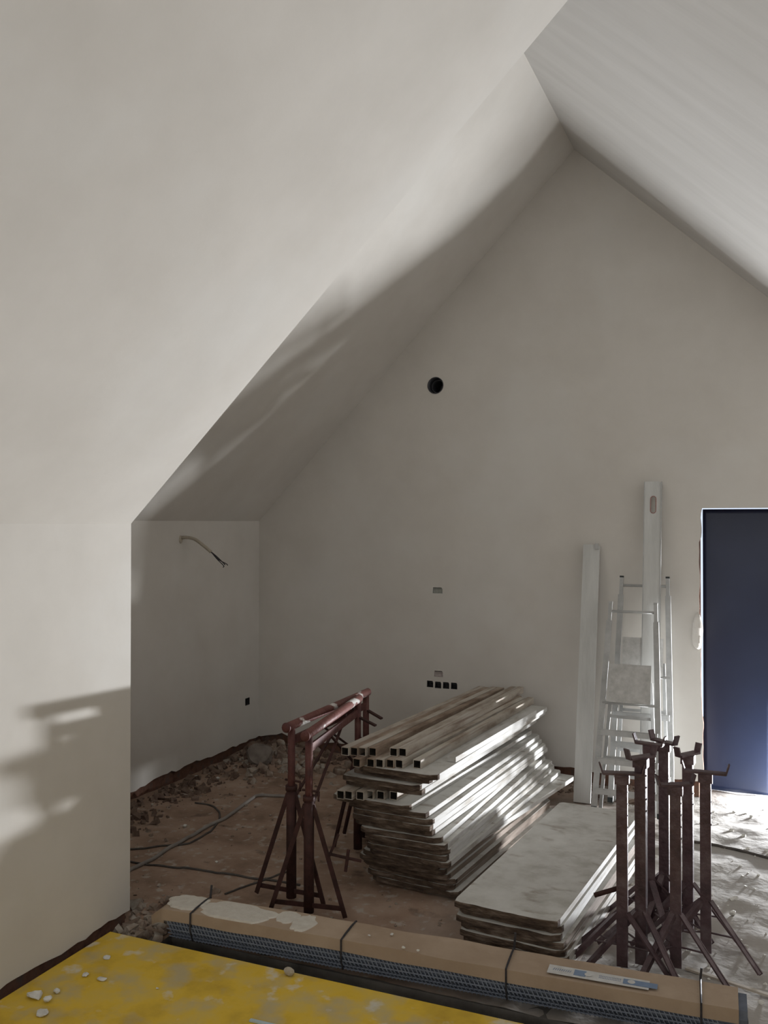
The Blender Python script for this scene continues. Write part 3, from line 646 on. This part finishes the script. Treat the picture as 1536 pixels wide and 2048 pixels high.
# printed adhesive strip
def decal(x0, x1, y0, y1, m, nm, lift=0.0):
    bm = bmesh.new(); box(bm, x0, x1, y0, y1, 0.1425 + lift, 0.1432 + lift); bmesh.ops.rotate(bm, verts=list(bm.verts), cent=((x0 + x1) / 2, 0, .1425), matrix=Matrix.Rotation(R(0.0), 3, 'Z')); return obj(nm, bm, m, pk)
decal(1.76, 2.14, -0.064, 0.004, card_print, 'printed_label', 0.001)
decal(1.86, 1.905, -0.050, -0.006, card_blue, 'printed_label', 0.002)['label'] = 'blue printed panel'
decal(2.045, 2.17, -0.050, -0.012, card_blue, 'printed_label', 0.0022)['label'] = 'blue printed panel'
for xx, rr in ((1.915, 0.015), (2.075, 0.014)):
    bm = bmesh.new(); tube(bm, [(xx, -0.03, 0.1455), (xx, -0.03, 0.1465)], rr, 20); obj('printed_label', bm, card_print, pk)['label'] = 'pale round spot on the label'
bm = bmesh.new()
for k in range(9): bar(bm, (1.78 + 0.008 * k, -0.036, 0.145), (1.78 + 0.008 * k + .004, -0.020, 0.145), 0.002, 0.0006)
for k in range(14): bar(bm, (1.955 + 0.006 * k, -0.040, 0.145), (1.957 + 0.006 * k, -0.032, 0.145), 0.0018, 0.0006); bar(bm, (1.955 + 0.006 * k, -0.026, 0.145), (1.957 + 0.006 * k, -0.018, 0.145), 0.0018, 0.0006)
obj('printed_marks', bm, card_blue, pk)

# ------------------------------------------------------------ yellow formwork board over the stairwell
bm = bmesh.new(); box(bm, -2.765, 1.15, 1.75, 3.30, 0.0, 0.027)
for f in bm.faces: f.material_index = 0 if abs(f.normal.z) > .5 else 1
bm.normal_update()
for f in bm.faces: f.material_index = 0 if abs(f.normal.z) > .5 else 1
o = obj('yellow_board', bm, [yellow, yellow_edge], loc=(0, 0, 0.010)); tag(o, 'yellow formwork board strewn with plaster crumbs, covering the stairwell', 'board')
ZB = 0.037

# ------------------------------------------------------------ planks and stepladders on the gable wall
def plank(uc, vtop, wpx, ybase, label, slot):
    tp = aty(uc, vtop, YB - 0.05); Wd = wpx * 6.3 / F; Ln = math.hypot(tp.z, YB - 0.05 - ybase)
    t = thing('plank' if not slot else 'straightedge', label, 'plank' if not slot else 'straightedge', (tp.x, ybase, 0.0))
    t.rotation_euler = (-math.atan2(YB - 0.05 - ybase, tp.z), 0, 0)
    th = 0.022; outer = [(-Wd/2, 0), (Wd/2, 0), (Wd/2, Ln - .01), (Wd/2 - .01, Ln), (-Wd/2, Ln)]
    loops = [outer]
    if slot:
        sc_ = Ln - 0.165; sl = [(0.018 * math.cos(a) + 0.004, sc_ + 0.042 + 0.018 * math.sin(a)) for a in [k * math.pi / 8 for k in range(9)]] + [(0.018 * math.cos(a) + 0.004, sc_ - 0.042 + 0.018 * math.sin(a)) for a in [math.pi + k * math.pi / 8 for k in range(9)]]
        loops.append(sl)
    o = obj('board' if not slot else 'blade', plate(loops, lambda x, z: (x, 0, z), (0, th, 0)), plank_m, t)
    if slot:
        bm = bmesh.new(); tube(bm, [(x, 0.0, z) for x, z in sl] + [(sl[0][0], 0.0, sl[0][1])], 0.0035, 6, False); obj('slot_rim', bm, slot_red, t)['label'] = 'reddish rim of the hand slot'
        bm = bmesh.new(); box(bm, Wd/2, Wd/2 + .006, -0.004, th, 0, Ln); box(bm, -Wd/2 - .006, -Wd/2, -0.004, th, 0, Ln); obj('edge_rib', bm, alu, t)
    else:
        bm = bmesh.new(); bar(bm, (Wd/2 - 0.018, -0.006, Ln - 0.035), (Wd/2 - 0.018, -0.006, Ln + 0.006), 0.024, 0.012, (0, 1, 0)); obj('end_hook', bm, alu, t)
    return t
plank(1183, 1089, 33, 6.16, 'pale plank leaning on the gable wall left of the stepladders', False)
plank(1306, 963, 31, 6.22, 'tall white straightedge with a hand slot near its top, leaning behind the stepladders', True)

def stepladder(uc, vtop, ybase, ytop, label, wtop, wbot, usteps, plate_z, rz=0, back=0.07):
    tp = aty(uc, vtop, ytop)
    t = thing('stepladder', label, 'stepladder', (tp.x - 0.0, ybase, 0.0), R(rz), 'aluminium stepladders leaning on the gable wall')
    Ln = math.hypot(tp.z, ytop - ybase); lean = -math.atan2(ytop - ybase, tp.z); t.rotation_euler = (lean, 0, R(rz))
    def hw(z): return (wbot + (wtop - wbot) * min(1, z / Ln)) / 2
    for s in (-1, 1):
        bm = bmesh.new(); bar(bm, (s * hw(0), 0, 0.0), (s * hw(Ln - .12), 0, Ln - 0.12), 0.036, 0.024, (0, 1, 0)); bar(bm, (s * hw(Ln - .14), 0, Ln - 0.16), (s * hw(Ln), 0, Ln), 0.024, 0.020, (0, 1, 0)); bevel(bm, 0.003, 1); rl_ = obj('rail', bm, alu, t)
        bm = bmesh.new(); box(bm, s * hw(Ln) - .013, s * hw(Ln) + .013, -.011, .011, Ln, Ln + .012); obj('end_cap', bm, alu if back > 0.06 else rubber, rl_)
        bm = bmesh.new(); bar(bm, (s * (hw(0) - .03), back, 0.0), (s * (hw(Ln) - .022), back * 0.6, Ln * 0.62), 0.022, 0.016, (0, 1, 0)); obj('rear_leg', bm, alu, t)
        bm = bmesh.new(); box(bm, s * hw(0) - .018, s * hw(0) + .018, -.016, .016, -0.003, 0.03); obj('rubber_foot', bm, rubber, rl_)
    for z in usteps:
        bm = bmesh.new(); bar(bm, (-hw(z), -0.012, z), (hw(z), -0.012, z), 0.07, 0.006, (0, 0.2, 1)); bar(bm, (-hw(z), -0.047, z - .014), (hw(z), -0.047, z - .014), 0.008, 0.034); obj('step', bm, alu, t)
    bm = bmesh.new(); tube(bm, [(-hw(Ln - .05), 0, Ln - .055), (hw(Ln - .05), 0, Ln - 0.055)], 0.009, 8); obj('top_bar', bm, alu, t)
    bm = bmesh.new(); tube(bm, [(-hw(.7), -.006, plate_z - .005), (hw(.7), -.006, plate_z - .005)], 0.009, 8); obj('platform_hinge', bm, alu, t)
    pw = 0.135 if wtop > .29 else .13
    bm = bmesh.new(); box(bm, -pw, pw, -0.045, -0.030, plate_z, plate_z + 0.255); bevel(bm, 0.004, 1); obj('platform', bm, plat_m, t)['label'] = 'folded-up standing platform spotted with plaster'
    for z in (0.35, 0.62):
        bm = bmesh.new(); bar(bm, (-hw(z) + .03, back * .9, z), (hw(z) - .03, back * .9, z), 0.016, 0.02); obj('rear_crossbar', bm, alu, t)
    return t
stepladder(1266, 1208, 6.02, 6.36, 'front aluminium stepladder with a folded square platform, left of the tall straightedge foot', 0.30, 0.42, (0.14, 0.335, 0.52), 0.71)
stepladder(1289, 1156, 6.26, 6.50, 'rear aluminium stepladder, taller behind the front one against the wall', 0.31, 0.40, (0.20, 0.40, 0.60), 0.86, back=0.045)

# ------------------------------------------------------------ cables, laths and rubble
def floor_line(name, pts, r, m, label, cat, n=60):
    ctrl = [atz(u, v, 0) for u, v in pts]; P = curve_pts(ctrl, n); o_ = P[0].copy()
    Q = [Vector((p.x, p.y, fz(p.x, p.y) + r * 0.9)) for p in P]
    bm = bmesh.new(); tube(bm, [q - Vector((o_.x, o_.y, 0)) for q in Q], r, 8); return tag(obj(name, bm, m, loc=(o_.x, o_.y, 0)), label, cat)
floor_line('conduit', [(225, 1760), (275, 1730), (340, 1695), (400, 1660), (450, 1635), (500, 1600), (520, 1590), (600, 1593)], 0.011, hose_m, 'grey conduit running along the alcove floor toward the trestles', 'conduit')
floor_line('cable', [(230, 1715), (300, 1725), (380, 1735), (440, 1742), (520, 1755), (600, 1768)], 0.006, cable_m, 'thin dark cable across the alcove floor in front of the trestles', 'cable')
floor_line('cable', [(390, 1605), (420, 1607), (438, 1622), (437, 1640), (420, 1660), (380, 1682), (330, 1690), (225, 1700)], 0.006, cable_m, 'dark cable curling in a loop on the alcove floor', 'cable')
floor_line('cable', [(450, 1787), (490, 1770), (530, 1757), (590, 1735)], 0.005, cable_m, 'short dark cable behind the left end of the cardboard bundle', 'cable')
floor_line('cable', [(1385, 1680), (1440, 1688), (1500, 1702), (1560, 1722)], 0.008, cable_m, 'dark cable on the pale dusty floor by the doorway', 'cable')
def lath(p, q, label, w_=0.018, z0=0.0):
    a, b = atz(*p, 0), atz(*q, 0); bm = bmesh.new(); d = b - a
    bar(bm, (0, 0, 0.006), (0, d.length, 0.006), w_, 0.009); o = obj('wooden_lath', bm, lathwood, loc=(a.x, a.y, z0 + max(fz(a.x, a.y), fz(b.x, b.y)) + 0.002)); o.rotation_euler = (0, 0, -math.atan2(d.x, d.y)); return tag(o, label, 'lath')
lath((1372, 1936), (1600, 2010), 'long thin pale wooden lath on the floor under the right-hand stands')
lath((1372, 1790), (1398, 1858), 'short pale wooden lath behind the right-hand post stand', 0.02)

# rubble too small to count
def debris(name, n, region, rmin, rmax, m, seed, label):
    rr = random.Random(seed); bm = bmesh.new(); cnt = 0
    while cnt < n:
        x, y, wgt = region(rr)
        if HX0 - .02 < x < HX1 and HY0 < y < HY1 + .02 or rr.random() > wgt: continue
        s = rmin + (rmax - rmin) * rr.random() ** 3; base = Vector((x, y, fz(x, y) + s * 0.1)); vv = []
        M = Matrix.Rotation(rr.uniform(0, 6.28), 3, Vector((rr.gauss(0, 1), rr.gauss(0, 1), rr.gauss(0, 1))).normalized())
        for i in (-1, 1):
            for j in (-1, 1):
                for k in (-1, 1): vv.append(bm.verts.new(base + M @ Vector((i * s * rr.uniform(.5, 1.1), j * s * rr.uniform(.5, 1.0), k * s * rr.uniform(.3, .7)))))
        for q in ((0,1,3,2),(4,6,7,5),(0,4,5,1),(2,3,7,6),(0,2,6,4),(1,5,7,3)): bm.faces.new([vv[i] for i in q])
        cnt += 1
    bmesh.ops.recalc_face_normals(bm, faces=list(bm.faces)); return tag(obj(name, bm, m), label, 'rubble', kind='stuff')
def left_edge(r): 
    y = r.uniform(YN, YB - .05); x = XF + abs(r.gauss(0, .18)) + .02; return x, y, 1
def back_edge(r):
    x = r.uniform(XF, -.6); y = YB - abs(r.gauss(0, .16)) - .03; return x, y, 1
def corner(r): return max(XF + .06, -3.55 + r.gauss(0, .22)), 6.15 + min(.38, r.gauss(0, .22)), 1
def all_left(r): return r.uniform(XF + .05, -1.4), r.uniform(YN + .02, YB - .05), 1
def by_wall(r): return r.gauss(-2.66, .09), r.gauss(3.56, .10), 1
def right_f(r): return r.uniform(-1.1, 1.35), r.uniform(3.7, YB - .05), 1
debris('rubble', 520, left_edge, .006, .038, brown_clod, 1, 'brown rubble heaped along the foot of the alcove wall')
debris('rubble', 560, back_edge, .006, .035, brown_clod, 2, 'dark rubble heaped along the foot of the gable wall')
debris('rubble', 160, lambda r: (XF + abs(r.gauss(0, .22)) + .06, r.uniform(YN, YB - .1), 1), .004, .018, rubble_m, 12, 'pale crumbs on the heap along the foot of the alcove wall')
debris('rubble', 180, corner, .010, .055, rubble_m, 3, 'heap of rubble in the far alcove corner')
debris('rubble', 500, all_left, .002, .012, rubble_m, 4, 'fine crumbs scattered over the brown alcove floor')
debris('rubble', 260, by_wall, .006, .040, rubble_m, 5, 'crumbly rubble between the near wall end and the cardboard bundle')
debris('rubble', 700, right_f, .002, .013, chalk, 6, 'pale crumbs scattered over the dusty floor on the right')
# bits one can point at
def chunk(u, v, z, r, label, m=None, flat=.6, seed=0):
    p = atz(u, v, z) if z is not None else atz(u, v, 0)
    zz = z if z is not None else fz(p.x, p.y)
    return tag(obj('plaster_chunk' if m is None else 'rubble_stone', rock(seed + u, r, flat), m or chalk, loc=(p.x, p.y, zz - (.002 if z is None else 0))), label, 'debris', 'loose lumps lying about')
chunk(578, 1950, ZB, .023, 'square grey lump on the far edge of the yellow board', conduit_m, .85)
chunk(70, 1996, ZB, .030, 'largest white plaster crumb at the left edge of the yellow board')
chunk(96, 2004, ZB, .020, 'white plaster crumb right beside the largest one on the yellow board')
chunk(114, 1986, ZB, .017, 'pinkish white crumb on the yellow board, right of the left-edge cluster')
chunk(84, 2030, ZB, .026, 'flat white crumb at the lower end of the left cluster on the yellow board', flat=.3)
chunk(204, 1960, ZB, .022, 'elongated white crumb alone on the yellow board below the wall corner', flat=.35)
chunk(170, 1952, ZB, .015, 'small white crumb on the yellow board left of the elongated one', flat=.5)
chunk(214, 1916, ZB, .020, 'thin white flake on the yellow board nearest the wall corner', flat=.25)
chunk(315, 1978, ZB, .007, 'tiny white crumb in the open middle of the yellow board')
chunk(1201, 1908, None, .016, 'white stone under the leftmost post stand', flat=.85)
chunk(1465, 1826, None, .022, 'white stone on the dusty floor right of the stands')
chunk(1522, 2000, None, .014, 'small pale stone at the far right edge by the thin lath')
chunk(1354, 1946, None, .012, 'small white stone at the foot of the front post stand')
chunk(370, 1650, None, .018, 'pale stone on the alcove floor above the grey conduit')
chunk(433, 1721, None, .012, 'small pale stone on the alcove floor behind the thin cable')
chunk(392, 1556, None, .022, 'upper pale stone in the rubble along the alcove wall')
chunk(436, 1558, None, .018, 'yellowish stone in the rubble along the alcove wall')
chunk(538, 1493, None, .07, 'big brown clod leaning in the far alcove corner', brown_clod, .8)
chunk(505, 1520, None, .055, 'grey-brown clod at the left of the far corner heap', brown_clod, .8)
chunk(470, 1530, None, .045, 'brown clod in the rubble left of the far corner heap', rubble_m, .8)
chunk(561, 1512, None, .05, 'pinkish clod just left of the red trestles', rubble_m, .7)
chunk(610, 1515, None, .07, 'dark clod seen between the posts of the red trestles', brown_clod, .7)
chunk(285, 1850, None, .035, 'yellowish lump beside the near wall corner', rubble_m, .5)
chunk(320, 1862, None, .04, 'flat earthy lump left of the cardboard bundle end', rubble_m, .35)
chunk(268, 1873, None, .022, 'small grey lump at the corner of the yellow board', rubble_m, .6)
for u, v, r_, lb in ((738, 1872, .006, 'first from the left'), (784, 1870, .008, 'second from the left'), (807, 1897, .009, 'third from the left'), (836, 1903, .007, 'rightmost')):
    chunk(u, v, 0.157, r_, f'white plaster crumb on the cardboard bundle, {lb}')
# curved plaster shard in the corner heap
bm = bmesh.new(); bmesh.ops.create_cone(bm, cap_ends=True, segments=24, radius1=.10, radius2=.09, depth=.03); rough(bm, .025, 11, 4)
p = atz(520, 1530, 0.03); o = obj('plaster_shard', bm, mat('grey_shard', [(0.12, 0.10, 0.085), (0.21, 0.18, 0.155)], 12, bump=.4), loc=(p.x, p.y, fz(p.x, p.y) + .075)); o.rotation_euler = (R(38), R(24), 0)
tag(o, 'round grey plaster shard propped on the far corner heap', 'debris')
# pale plastic bit at the lower edge of the picture
a = atz(500, 2042, ZB); b = atz(560, 2056, ZB); bm = bmesh.new(); bar(bm, (0, 0, .004), (b - a) + Vector((0, 0, .004)), .014, .006)
tag(obj('plastic_strip', bm, mat('pale_blue_plastic', [(0.42, 0.52, 0.56), (0.5, 0.6, 0.64)], 20, rough_=.4), loc=a), 'pale blue plastic strip on the yellow board at the bottom edge', 'strip')
